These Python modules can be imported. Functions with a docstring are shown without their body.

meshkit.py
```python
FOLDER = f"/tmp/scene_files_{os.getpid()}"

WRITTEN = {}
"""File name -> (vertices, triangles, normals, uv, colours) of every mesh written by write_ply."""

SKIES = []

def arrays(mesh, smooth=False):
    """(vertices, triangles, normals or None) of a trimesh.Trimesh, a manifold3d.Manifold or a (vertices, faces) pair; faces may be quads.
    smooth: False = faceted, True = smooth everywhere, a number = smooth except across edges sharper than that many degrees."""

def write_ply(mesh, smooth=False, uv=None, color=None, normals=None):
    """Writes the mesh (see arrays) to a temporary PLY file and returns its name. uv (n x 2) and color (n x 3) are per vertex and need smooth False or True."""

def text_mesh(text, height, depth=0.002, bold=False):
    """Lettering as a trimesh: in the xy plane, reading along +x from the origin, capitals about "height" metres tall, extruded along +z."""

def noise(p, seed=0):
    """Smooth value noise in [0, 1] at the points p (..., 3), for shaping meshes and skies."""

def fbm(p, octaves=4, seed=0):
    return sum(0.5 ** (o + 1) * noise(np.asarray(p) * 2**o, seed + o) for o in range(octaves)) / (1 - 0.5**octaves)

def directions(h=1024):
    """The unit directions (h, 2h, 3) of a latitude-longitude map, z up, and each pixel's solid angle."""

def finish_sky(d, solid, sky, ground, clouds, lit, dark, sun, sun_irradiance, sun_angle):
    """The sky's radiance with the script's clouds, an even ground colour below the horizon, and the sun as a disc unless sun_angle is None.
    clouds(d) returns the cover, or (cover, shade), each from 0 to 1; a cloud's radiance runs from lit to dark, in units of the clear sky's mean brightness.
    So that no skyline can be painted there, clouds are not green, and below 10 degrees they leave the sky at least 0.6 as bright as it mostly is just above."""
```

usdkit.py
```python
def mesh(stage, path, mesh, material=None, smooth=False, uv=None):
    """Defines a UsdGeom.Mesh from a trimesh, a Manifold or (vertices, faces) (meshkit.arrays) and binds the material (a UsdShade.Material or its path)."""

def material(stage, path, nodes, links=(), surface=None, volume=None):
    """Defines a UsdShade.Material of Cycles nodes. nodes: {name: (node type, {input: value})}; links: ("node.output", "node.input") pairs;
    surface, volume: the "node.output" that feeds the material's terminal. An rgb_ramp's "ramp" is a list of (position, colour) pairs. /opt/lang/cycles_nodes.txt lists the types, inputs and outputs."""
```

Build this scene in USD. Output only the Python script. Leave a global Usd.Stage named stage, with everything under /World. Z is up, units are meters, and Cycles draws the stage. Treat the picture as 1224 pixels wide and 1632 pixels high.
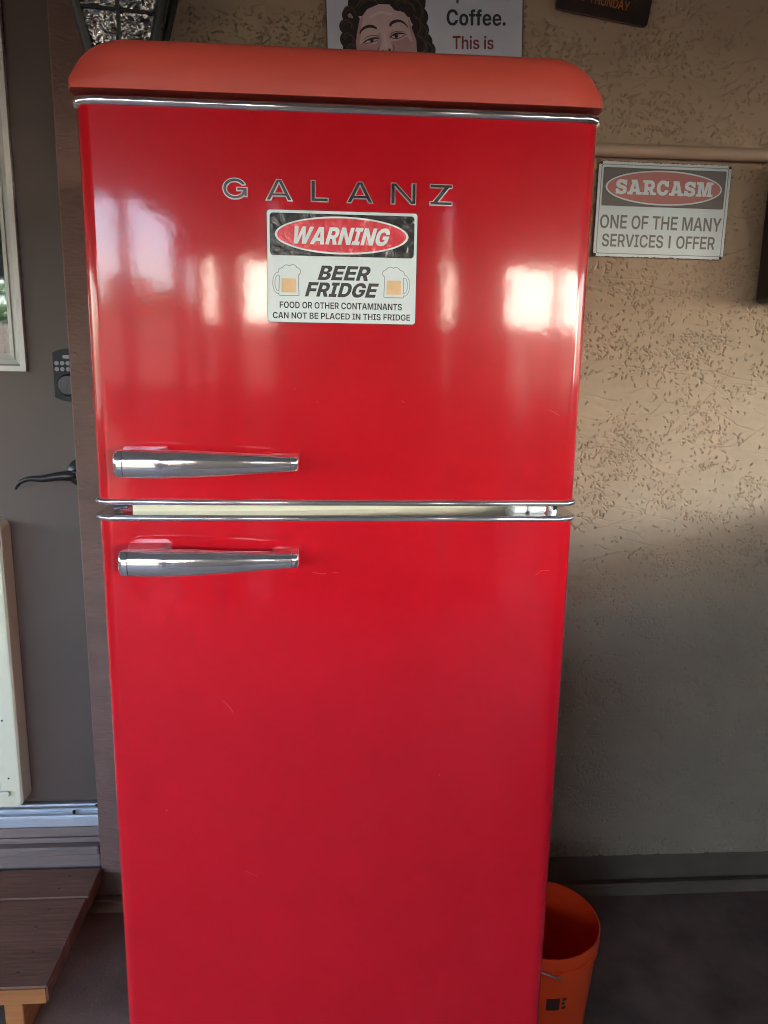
import math, glob, random
import numpy as np, trimesh, usdkit, meshkit
import manifold3d as m3
from pxr import Usd, UsdGeom, UsdLux, UsdShade, Gf, Sdf
from shapely import affinity
from shapely.geometry import Polygon, LineString, Point, box as sbox
from shapely.ops import unary_union
from scipy.ndimage import gaussian_filter  # noqa

stage = Usd.Stage.CreateInMemory()
UsdGeom.SetStageUpAxis(stage, 'Z')
W = UsdGeom.Xform.Define(stage, '/World')
UsdGeom.Scope.Define(stage, '/World/Looks')
random.seed(5)
rng = np.random.default_rng(5)

# ------------------------------------------------------------------ camera, sky, sun, exposure
EXPOSURE = 4.62
SKY = 0.12
SUN_I = 1.25
SUN_AZ, SUN_EL = math.radians(-20.0), math.radians(26.0)   # azimuth from +y towards +x: behind the house
yaw, pitch, roll = .0712, -.1979, .0165
cam = UsdGeom.Camera.Define(stage, '/World/camera')
cy, sy, cp, sp = math.cos(yaw), math.sin(yaw), math.cos(pitch), math.sin(pitch)
fw = np.array([sy * cp, cy * cp, sp]); rt = np.array([cy, -sy, 0.]); up = np.cross(rt, fw)
r2 = math.cos(roll) * rt + math.sin(roll) * up
u2 = -math.sin(roll) * rt + math.cos(roll) * up
b2 = -fw
M = Gf.Matrix4d(*r2, 0, *u2, 0, *b2, 0, -.0138, -1.7889, 1.4081, 1)
cam.AddTransformOp().Set(M)
cam.CreateHorizontalApertureAttr(36.0); cam.CreateVerticalApertureAttr(48.0)
cam.CreateFocalLengthAttr(36.0 * 1226 / 1224)
cam.CreateClippingRangeAttr(Gf.Vec2f(.02, 500))
cam.CreateExposureAttr(EXPOSURE)

sun_dir = np.array([math.sin(SUN_AZ) * math.cos(SUN_EL), math.cos(SUN_AZ) * math.cos(SUN_EL), math.sin(SUN_EL)])
sky = UsdLux.DomeLight.Define(stage, '/World/sky')
sky.GetPrim().SetCustomDataByKey('kind', 'structure')
skm = usdkit.material(stage, '/World/Looks/sky_look', {
    'sky': ('sky_texture', {'sky_type': 'single_scattering', 'sun_disc': False, 'sun_elevation': SUN_EL, 'sun_rotation': math.atan2(sun_dir[0], sun_dir[1]), 'aerosol_density': 2.0}),
    'bg': ('background_shader', {'strength': SKY})}, [('sky.color', 'bg.color')], surface='bg.background')
UsdShade.MaterialBindingAPI.Apply(sky.GetPrim()).Bind(skm)
sun = UsdLux.DistantLight.Define(stage, '/World/sun')
sun.CreateIntensityAttr(SUN_I); sun.CreateAngleAttr(.53); sun.CreateNormalizeAttr(True); sun.CreateColorAttr(Gf.Vec3f(1, .93, .82))
z = sun_dir; x = np.cross([0, 0, 1], z); x /= np.linalg.norm(x); y = np.cross(z, x)
sun.AddTransformOp().Set(Gf.Matrix4d(*x, 0, *y, 0, *z, 0, *(sun_dir * 50), 1))

# ------------------------------------------------------------------ materials
def mat(name, nodes, links, surface):
    return usdkit.material(stage, '/World/Looks/' + name, nodes, links, surface=surface)

def simple(name, col, rough=.5, metal=0., spec=.5, var=.12, vscale=6., bump=0., bscale=60., coat=0., coat_rough=.05, aniso=(1, 1, 1), rvar=.0, ior=1.5):
    """A coloured surface with uneven tone (noise), optional relief."""
    c = np.array(col, float)
    n = {'pos': ('geometry', {}), 'mp': ('mapping', {'scale': aniso}),
         'n': ('noise_texture', {'scale': vscale, 'detail': 5., 'roughness': .6}),
         'rp': ('rgb_ramp', {'ramp': [(.25, tuple(c * (1 - var))), (.75, tuple(np.minimum(c * (1 + var), 1)))]}),
         'rr': ('map_range', {'from_min': .3, 'from_max': .7, 'to_min': max(rough - rvar, .0), 'to_max': rough + rvar, 'clamp': True}),
         'p': ('principled_bsdf', {'roughness': rough, 'metallic': metal, 'specular_ior_level': spec, 'coat_weight': coat, 'coat_roughness': coat_rough, 'ior': ior})}
    l = [('pos.position', 'mp.vector'), ('mp.vector', 'n.vector'), ('n.fac', 'rp.fac'), ('rp.color', 'p.base_color'), ('n.fac', 'rr.value'), ('rr.result', 'p.roughness')]
    if bump:
        n['bn'] = ('noise_texture', {'scale': bscale, 'detail': 4.})
        n['b'] = ('bump', {'distance': bump, 'strength': 1.0})
        l += [('mp.vector', 'bn.vector'), ('bn.fac', 'b.height'), ('b.normal', 'p.normal')]
    return mat(name, n, l, 'p.BSDF')

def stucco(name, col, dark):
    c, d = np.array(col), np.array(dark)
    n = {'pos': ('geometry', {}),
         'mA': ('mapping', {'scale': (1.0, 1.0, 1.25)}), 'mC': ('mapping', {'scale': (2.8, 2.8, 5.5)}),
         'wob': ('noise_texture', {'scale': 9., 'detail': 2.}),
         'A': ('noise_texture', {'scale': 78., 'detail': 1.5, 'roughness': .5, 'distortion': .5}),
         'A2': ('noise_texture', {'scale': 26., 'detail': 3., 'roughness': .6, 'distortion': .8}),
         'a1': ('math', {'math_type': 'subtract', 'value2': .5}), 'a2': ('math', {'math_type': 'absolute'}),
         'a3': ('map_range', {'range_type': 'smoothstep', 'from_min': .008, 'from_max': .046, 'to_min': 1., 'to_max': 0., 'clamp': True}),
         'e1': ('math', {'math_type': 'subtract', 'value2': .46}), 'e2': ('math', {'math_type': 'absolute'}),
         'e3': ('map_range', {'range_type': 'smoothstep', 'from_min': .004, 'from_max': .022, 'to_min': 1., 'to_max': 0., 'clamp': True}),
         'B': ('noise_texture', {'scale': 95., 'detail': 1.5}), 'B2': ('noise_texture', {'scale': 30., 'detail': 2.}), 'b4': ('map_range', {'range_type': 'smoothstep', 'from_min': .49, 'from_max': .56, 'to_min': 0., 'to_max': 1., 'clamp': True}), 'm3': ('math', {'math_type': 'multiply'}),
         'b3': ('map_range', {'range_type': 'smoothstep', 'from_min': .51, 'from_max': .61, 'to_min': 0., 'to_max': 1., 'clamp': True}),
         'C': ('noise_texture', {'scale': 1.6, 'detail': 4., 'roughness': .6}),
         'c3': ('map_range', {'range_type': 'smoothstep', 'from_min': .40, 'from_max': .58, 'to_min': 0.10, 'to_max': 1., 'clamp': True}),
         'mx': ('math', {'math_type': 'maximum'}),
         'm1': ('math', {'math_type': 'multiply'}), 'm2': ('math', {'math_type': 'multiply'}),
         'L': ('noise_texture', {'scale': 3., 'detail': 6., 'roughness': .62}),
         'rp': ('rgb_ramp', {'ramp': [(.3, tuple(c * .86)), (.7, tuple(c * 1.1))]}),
         'mix': ('mix_color', {'blend_type': 'mix', 'b': tuple(d)}),  # darker tint in the cracks stands in for the shade inside them
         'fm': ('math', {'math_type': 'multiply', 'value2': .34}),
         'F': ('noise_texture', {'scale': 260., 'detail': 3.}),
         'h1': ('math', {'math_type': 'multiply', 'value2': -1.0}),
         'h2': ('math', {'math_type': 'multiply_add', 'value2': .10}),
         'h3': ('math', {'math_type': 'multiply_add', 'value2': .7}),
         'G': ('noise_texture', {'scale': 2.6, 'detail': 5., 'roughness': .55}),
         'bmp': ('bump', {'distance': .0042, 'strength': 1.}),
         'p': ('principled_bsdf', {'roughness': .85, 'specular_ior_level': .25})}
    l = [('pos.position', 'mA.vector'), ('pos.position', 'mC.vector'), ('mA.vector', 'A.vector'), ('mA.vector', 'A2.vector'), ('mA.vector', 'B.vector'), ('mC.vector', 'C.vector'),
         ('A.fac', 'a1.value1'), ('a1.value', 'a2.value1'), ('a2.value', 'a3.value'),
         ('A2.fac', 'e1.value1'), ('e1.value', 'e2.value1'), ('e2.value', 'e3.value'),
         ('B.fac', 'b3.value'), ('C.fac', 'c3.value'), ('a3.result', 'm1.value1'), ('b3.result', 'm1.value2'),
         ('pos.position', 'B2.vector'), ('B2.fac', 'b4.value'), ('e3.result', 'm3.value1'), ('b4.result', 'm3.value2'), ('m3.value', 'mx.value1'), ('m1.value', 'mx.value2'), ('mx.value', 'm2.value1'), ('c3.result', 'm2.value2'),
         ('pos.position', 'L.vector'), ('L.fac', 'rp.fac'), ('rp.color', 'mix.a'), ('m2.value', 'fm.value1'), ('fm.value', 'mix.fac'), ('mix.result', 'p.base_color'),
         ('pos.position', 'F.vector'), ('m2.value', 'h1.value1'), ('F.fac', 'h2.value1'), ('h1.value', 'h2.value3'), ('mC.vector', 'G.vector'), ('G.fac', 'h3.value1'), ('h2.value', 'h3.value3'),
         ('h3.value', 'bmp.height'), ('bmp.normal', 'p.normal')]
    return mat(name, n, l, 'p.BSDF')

MT = {}
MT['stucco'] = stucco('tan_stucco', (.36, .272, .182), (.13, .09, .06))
MT['stucco_plain'] = simple('tan_stucco_plain', (.345, .265, .185), .85, spec=.25, var=.13, vscale=3.2, bump=.0005, bscale=320)
MT['stucco_stem'] = simple('stem_wall_paint', (.165, .12, .086), .9, spec=.2, var=.25, vscale=5, bump=.002, bscale=50)
MT['concrete'] = simple('patio_concrete', (.21, .15, .12), .75, var=.42, vscale=7, bump=.0006, bscale=200)
MT['pipe'] = simple('tan_pipe_paint', (.37, .275, .20), .45, var=.06)
MT['casing'] = simple('rough_sawn_brown', (.142, .077, .060), .7, var=.22, vscale=5, bump=.003, bscale=60, aniso=(1, 1, 3))
MT['door'] = simple('brown_door_paint', (.083, .055, .044), .55, var=.10, vscale=3, bump=.0002, bscale=300)
MT['sill'] = simple('grey_sill_paint', (.18, .13, .112), .6, var=.2, vscale=7, bump=.0008, aniso=(.6, 4, 4))
MT['alu'] = simple('worn_aluminium', (.62, .63, .66), .42, metal=.85, var=.15, vscale=14, aniso=(.4, 4, 4))
MT['lite'] = simple('cream_window_frame', (.55, .54, .50), .35, var=.08)
MT['lite_in'] = simple('grey_window_bead', (.42, .41, .38), .4, var=.08)
MT['cream'] = simple('cream_plastic', (.62, .59, .44), .45, var=.05, vscale=5)
MT['flap'] = simple('smoky_flap', (.05, .055, .06), .2, var=.1)
MT['deck'] = simple('brown_deck_paint', (.185, .095, .064), .75, spec=.25, var=.28, vscale=6, bump=.0012, bscale=40, aniso=(.35, 3, 3))
MT['rawwood'] = simple('bare_pine', (.32, .12, .036), .7, spec=.3, var=.3, vscale=9, bump=.0008, bscale=40, aniso=(.3, 3, 6))
MT['screw'] = simple('dark_screw', (.02, .016, .014), .5)
MT['bronze'] = simple('oil_bronze', (.035, .032, .034), .28, metal=.6, var=.3, vscale=30)
MT['lockgrey'] = simple('dark_lock_grey', (.016, .016, .021), .45, spec=.2)
MT['key'] = simple('grey_rubber_key', (.22, .22, .24), .5)
MT['blind'] = simple('grey_blind', (.20, .21, .22), .7)
MT['lantern'] = simple('black_lantern_metal', (.012, .012, .011), .45, var=.2)
MT['orange'] = simple('orange_plastic', (.95, .078, .014), .38, var=.06)
MT['zinc'] = simple('zinc_wire', (.55, .5, .5), .35, metal=.9)
MT['labeldark'] = simple('dark_print', (.05, .012, .01), .5)
MT['cap'] = simple('faded_red_cap', (.46, .056, .038), .5, var=.12, vscale=7, spec=.45, rvar=.06)
MT['body'] = simple('red_cabinet', (.40, .008, .018), .35)
MT['gasket'] = simple('cream_gasket', (.55, .54, .40), .45, var=.04)
MT['hinge'] = simple('white_hinge', (.75, .75, .73), .35)
MT['darkgap'] = simple('dark_gasket', (.02, .012, .012), .6)
MT['ceiling'] = simple('patio_ceiling_paint', (.07, .052, .04), .8, var=.1)
MT['beam'] = simple('brown_beam_paint', (.10, .07, .055), .7, var=.2)
MT['shade'] = simple('brown_shade_cloth', (.09, .065, .05), .9, var=.15, vscale=30)
MT['gravel'] = simple('tan_gravel', (.075, .06, .042), .9, var=.3, vscale=20, bump=.01, bscale=40)
MT['shed'] = simple('pale_shed_paint', (.84, .78, .70), .7, var=.05)
MT['fence'] = simple('brown_fence_wood', (.022, .016, .013), .8, var=.25, aniso=(6, 6, .5))
MT['roof'] = simple('brown_shingle', (.10, .08, .07), .9)
MT['bark'] = simple('tree_bark', (.10, .075, .055), .9, var=.3)
MT['blackbox'] = simple('dark_box_plastic', (.045, .036, .026), .5)
MT['cover'] = simple('black_vinyl_cover', (.02, .02, .02), .5, bump=.004, bscale=9)
# sign prints
MT['white_print'] = simple('white_print', (.60, .665, .68), .35, var=.05, vscale=9)
MT['sign_white'] = simple('aged_white_enamel', (.48, .58, .61), .32, var=.07, vscale=12)
MT['black_print'] = simple('black_print', (.022, .023, .026), .35, var=.1)
MT['grey_print'] = simple('faded_black_print', (.085, .08, .08), .42, var=.15)
MT['grey_text'] = simple('faded_grey_lettering', (.13, .13, .125), .45, var=.1)
MT['red_print'] = simple('red_print', (.66, .045, .06), .3, var=.05)
MT['faded_red'] = simple('faded_red_print', (.34, .115, .11), .42, var=.08)
MT['rust'] = simple('rusty_edge', (.12, .07, .05), .8, var=.4, vscale=60)
MT['beer'] = simple('amber_print', (.66, .43, .22), .35, var=.1, vscale=60)
MT['blue_white'] = simple('pale_blue_print', (.50, .53, .62), .4, var=.06, vscale=9)
MT['ink'] = simple('dark_ink_print', (.022, .024, .032), .45)
MT['maroon'] = simple('maroon_print', (.19, .022, .035), .45)
MT['skin_light'] = simple('light_skin_print', (.62, .50, .51), .45, var=.05)
MT['skin'] = simple('skin_print', (.55, .40, .41), .45, var=.07, vscale=25)
MT['skin_pink'] = simple('pink_skin_print', (.42, .25, .27), .45, var=.06, vscale=25)
MT['hair'] = simple('dark_hair_print', (.022, .016, .014), .45)
MT['hair_mid'] = simple('brown_hair_print', (.075, .05, .035), .45, var=.3, vscale=90)
MT['lips'] = simple('lip_print', (.35, .03, .04), .45)
MT['brown_sign'] = simple('dark_brown_sign', (.022, .013, .010), .4, var=.4, vscale=18)
MT['orange_ink'] = simple('orange_print', (.36, .12, .025), .5, var=.3, vscale=60)

def crinkled(name, col):
    n = {'pos': ('geometry', {}), 'w': ('noise_texture', {'scale': 75., 'detail': 4., 'distortion': 1.5}), 'b': ('bump', {'distance': .0011, 'strength': 1.}),
         'p': ('principled_bsdf', {'base_color': col, 'roughness': .16, 'specular_ior_level': .6})}
    return mat(name, n, [('pos.position', 'w.vector'), ('w.fac', 'b.height'), ('b.normal', 'p.normal')], 'p.BSDF')
MT['gloss_black'] = crinkled('glossy_black_print', (.016, .017, .02))
MT['gloss_red'] = crinkled('glossy_red_print', (.60, .04, .06))
def red_paint():
    n = {'pos': ('geometry', {}), 'w': ('noise_texture', {'scale': 2.2, 'detail': 2.}), 'o': ('noise_texture', {'scale': 55., 'detail': 2.}),
         's': ('noise_texture', {'scale': 8., 'detail': 6., 'roughness': .7}),
         'rr': ('map_range', {'from_min': .3, 'from_max': .7, 'to_min': .22, 'to_max': .25, 'clamp': True}),
         'b1': ('bump', {'distance': .0011, 'strength': 1.}), 'b2': ('bump', {'distance': .00006, 'strength': 1.}),
         'rp': ('rgb_ramp', {'ramp': [(.3, (.38, .0040, .0098)), (.7, (.43, .0048, .0122))]}),
         'p': ('principled_bsdf', {'ior': 1.5, 'specular_ior_level': .13, 'coat_weight': .85, 'coat_roughness': .07})}
    l = [('pos.position', 'w.vector'), ('pos.position', 'o.vector'), ('pos.position', 's.vector'), ('s.fac', 'rr.value'), ('rr.result', 'p.roughness'),
         ('w.fac', 'b1.height'), ('o.fac', 'b2.height'), ('b1.normal', 'b2.normal'), ('b2.normal', 'p.normal'), ('b2.normal', 'p.coat_normal'), ('s.fac', 'rp.fac'), ('rp.color', 'p.base_color')]
    return mat('red_enamel', n, l, 'p.BSDF')
MT['red'] = red_paint()

def chrome(name, rough, b):
    n = {'pos': ('geometry', {}), 'o': ('noise_texture', {'scale': 120., 'detail': 3.}), 'b': ('bump', {'distance': b, 'strength': 1.}),
         'p': ('principled_bsdf', {'base_color': (.72, .70, .73), 'metallic': 1., 'roughness': rough})}
    return mat(name, n, [('pos.position', 'o.vector'), ('o.fac', 'b.height'), ('b.normal', 'p.normal')], 'p.BSDF')
MT['chrome'] = chrome('chrome', .09, .00006)
MT['chrome_worn'] = simple('hazed_chrome', (.70, .66, .70), .085, metal=.93, var=.05, vscale=60, rvar=.02, bump=.00003, bscale=200)
MT['letter_edge'] = simple('painted_letter_glint', (.62, .56, .59), .2, metal=.75, var=.04)  # light tone paints the bright glint around each chrome letter
MT['letter_reflection'] = mat('painted_dark_reflection', {'p': ('principled_bsdf', {'base_color': (.13, .105, .12), 'metallic': 1., 'roughness': .2})}, [], 'p.BSDF')  # reflection of the dark ceiling painted into the letter faces

def pane(name, tint, bump=None, fac_boost=0.):
    n = {'t': ('transparent_bsdf', {'color': tint}), 'g': ('glossy_bsdf', {'color': (.95, .95, .95), 'roughness': .03}),
         'f': ('fresnel', {'IOR': 1.5}), 'a': ('math', {'math_type': 'add', 'value2': fac_boost, 'use_clamp': True}), 'm': ('mix_closure', {})}
    l = [('f.fac', 'a.value1'), ('a.value', 'm.fac'), ('t.BSDF', 'm.closure1'), ('g.BSDF', 'm.closure2')]
    if bump:
        n.update({'pos': ('geometry', {}), 'v': ('noise_texture', {'scale': bump[0], 'detail': 1.5, 'distortion': 2.}), 'b': ('bump', {'distance': bump[1], 'strength': 1.})})
        l += [('pos.position', 'v.vector'), ('v.fac', 'b.height'), ('b.normal', 'g.normal'), ('b.normal', 'f.normal')]
        l = [q for q in l if q[1] != 'f.normal']
    return mat(name, n, l, 'm.closure')
MT['glass'] = pane('door_glass', (.8, .83, .84), None, .06)
MT['hammered'] = pane('hammered_glass', (.45, .46, .44), (45., .006), .22)

def leaf_mat():
    n = {'oi': ('geometry', {}), 'rp': ('rgb_ramp', {'ramp': [(0., (.025, .045, .015)), (1., (.07, .10, .03))]}), 'd': ('diffuse_bsdf', {}), 't': ('translucent_bsdf', {}), 'm': ('mix_closure', {'fac': .25})}
    return mat('tree_leaves', n, [('oi.random_per_island', 'rp.fac'), ('rp.color', 'd.color'), ('rp.color', 't.color'), ('d.BSDF', 'm.closure1'), ('t.BSDF', 'm.closure2')], 'm.closure')
MT['leaf'] = leaf_mat()

# ------------------------------------------------------------------ helpers
used = {}
def numbered(parent, name):
    k = (parent, name); n = used.get(k, 0); used[k] = n + 1
    return name if n == 0 else f'{name}_{n:03d}'

def tag(prim, label=None, cat=None, group=None, kind=None):
    for k, v in (('label', label), ('category', cat), ('group', group), ('kind', kind)):
        if v: prim.SetCustomDataByKey(k, v)

class Thing:
    def __init__(s, name, label, cat, loc=(0, 0, 0), group=None, kind=None):
        s.path = '/World/' + numbered('/World', name); s.loc = np.array(loc, float)
        s.x = UsdGeom.Xform.Define(stage, s.path); s.x.AddTranslateOp().Set(Gf.Vec3d(*map(float, loc)))
        tag(s.x.GetPrim(), label, cat, group, kind)
    def add(s, name, mesh, m, smooth=35, parent=None, label=None, kind=None):
        base = parent or s.path
        p = base + '/' + numbered(base, name)
        v, f = raw(mesh)
        pr = usdkit.mesh(stage, p, trimesh.Trimesh(v - s.loc, f, process=False), MT[m], smooth)
        if label or kind: tag(pr.GetPrim(), label, None, None, kind)
        return p

def solo(name, mesh, m, label=None, cat=None, kind=None, smooth=35):
    p = '/World/' + numbered('/World', name)
    v, f = raw(mesh)
    pr = usdkit.mesh(stage, p, trimesh.Trimesh(v, f, process=False), MT[m], smooth)
    tag(pr.GetPrim(), label, cat, None, kind)
    return p

def raw(mesh):
    if hasattr(mesh, 'to_mesh'):
        q = mesh.to_mesh(); return np.array(q.vert_properties[:, :3], float), np.array(q.tri_verts)
    return np.array(mesh.vertices, float), np.array(mesh.faces)

def bx(x0, y0, z0, x1, y1, z1):
    b = trimesh.creation.box((x1 - x0, y1 - y0, z1 - z0)); b.apply_translation(((x0 + x1) / 2, (y0 + y1) / 2, (z0 + z1) / 2)); return b

def cb(x0, y0, z0, x1, y1, z1, c=.003):
    """A box with chamfered edges."""
    c = min(c, (x1 - x0) / 3, (y1 - y0) / 3, (z1 - z0) / 3)
    pts = []
    for sx, X in ((1, x0), (-1, x1)):
        for sy_, Y in ((1, y0), (-1, y1)):
            for sz, Z in ((1, z0), (-1, z1)):
                pts += [(X + sx * c, Y + sy_ * c, Z), (X + sx * c, Y, Z + sz * c), (X, Y + sy_ * c, Z + sz * c)]
    return trimesh.convex.convex_hull(np.array(pts))

def cat(*ms): return trimesh.util.concatenate([trimesh.Trimesh(*raw(m), process=False) for m in ms])

def hull(*pts): return trimesh.convex.convex_hull(np.vstack(pts))

def ell(c, r, n=20):
    s = trimesh.creation.uv_sphere(radius=1, count=[n, n]); return s.vertices * np.array(r) + np.array(c)

def cyl(p, q, r, n=20):
    return trimesh.creation.cylinder(radius=r, segment=[p, q], sections=n)

def loft(rings, cap=True):
    rings = [np.asarray(r, float) for r in rings]; n = len(rings[0]); v = np.vstack(rings); f = []
    for i in range(len(rings) - 1):
        for j in range(n):
            a, b = i * n + j, i * n + (j + 1) % n
            f += [(a, b, b + n), (a, b + n, a + n)]
    if cap:
        for base, rev in ((0, True), ((len(rings) - 1) * n, False)):
            c = len(v); v = np.vstack([v, v[base:base + n].mean(0)])
            for j in range(n):
                a, b = base + j, base + (j + 1) % n
                f.append((b, a, c) if rev else (a, b, c))
    m = trimesh.Trimesh(v, f, process=False)
    if m.volume < 0: m.invert()
    return m

def tube(path, radii, n=12, flat=1.0):
    path = np.asarray(path, float); radii = np.broadcast_to(radii, len(path)); rings = []
    t = np.gradient(path, axis=0); t /= np.linalg.norm(t, axis=1)[:, None]
    ref = np.array([0, 0, 1.]) if abs(t[0][2]) < .9 else np.array([0, 1., 0])
    for p, d, r in zip(path, t, radii):
        a = np.cross(d, ref); a /= np.linalg.norm(a); b = np.cross(a, d)
        th = np.linspace(0, 2 * np.pi, n, endpoint=False)
        rings.append(p + r * (np.cos(th)[:, None] * a + flat * np.sin(th)[:, None] * b))
    return loft(rings)

def smooth_path(pts, n=30):
    from scipy.interpolate import CubicSpline
    pts = np.asarray(pts, float); s = np.linspace(0, 1, len(pts)); return CubicSpline(s, pts)(np.linspace(0, 1, n))

def extr(poly, depth):
    gs = [g for g in getattr(poly, 'geoms', [poly]) if g.area > 1e-12 and g.geom_type == 'Polygon']
    return trimesh.util.concatenate([trimesh.creation.extrude_polygon(g, depth, engine='earcut') for g in gs])

def on_wall(mesh, y0, rot=0., at=(0, 0)):
    """Takes a mesh drawn in xy (thickness along +z) to a wall that faces -y: x stays x, y becomes z, thickness comes out towards -y."""
    v, f = raw(mesh)
    c, s = math.cos(rot), math.sin(rot)
    X = at[0] + c * v[:, 0] - s * v[:, 1]; Z = at[1] + s * v[:, 0] + c * v[:, 1]
    return trimesh.Trimesh(np.c_[X, y0 - v[:, 2], Z], f, process=False)

def text_poly(text, weight=700, res=150):
    from PIL import Image, ImageDraw, ImageFont
    font = ImageFont.truetype(glob.glob('/opt/blender-*/*/datafiles/fonts/Inter.woff2')[0], res)
    try: font.set_variation_by_axes([24, weight])
    except Exception: pass
    x0, y0, x1, y1 = font.getbbox(text, anchor='ls')
    im = Image.new('L', (x1 - x0 + 8, y1 - y0 + 8))
    ImageDraw.Draw(im).text((4 - x0, 4 - y0), text, 255, font, anchor='ls')
    on = np.pad(np.asarray(im) > 127, ((0, 0), (1, 1))).astype(np.int8)
    rows, st = np.nonzero(np.diff(on, axis=1) == 1); en = np.nonzero(np.diff(on, axis=1) == -1)[1]
    sh = unary_union([sbox(a, -r - 1, b, -r) for r, a, b in zip(rows, st, en)]).buffer(.7).buffer(-.7).simplify(.8)
    return affinity.translate(sh, -4, 4 - y0)          # baseline at y = 0

def fit_text(text, x0, x1, base, cap, weight=700, shear=0., res=150):
    """Lettering that runs from x0 to x1 with capitals `cap` high above the baseline."""
    p = text_poly(text, weight, res)
    a = p.bounds
    caph = text_poly('H', weight, res).bounds[3]
    p = affinity.scale(affinity.translate(p, -a[0], 0), 1, cap / caph, origin=(0, 0))
    if shear: p = affinity.affine_transform(p, [1, shear * 1.0 * (res * .73) / cap, 0, 1, 0, 0]); 
    a = p.bounds
    return affinity.translate(affinity.scale(affinity.translate(p, -a[0], 0), (x1 - x0) / (a[2] - a[0]), 1, origin=(0, 0)), x0, base)

def rrect(x0, y0, x1, y1, r):
    return sbox(x0 + r, y0 + r, x1 - r, y1 - r).buffer(r, quad_segs=6)

def oval(cx, cy_, a, b): return affinity.scale(Point(cx, cy_).buffer(1, quad_segs=20), a, b)

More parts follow.
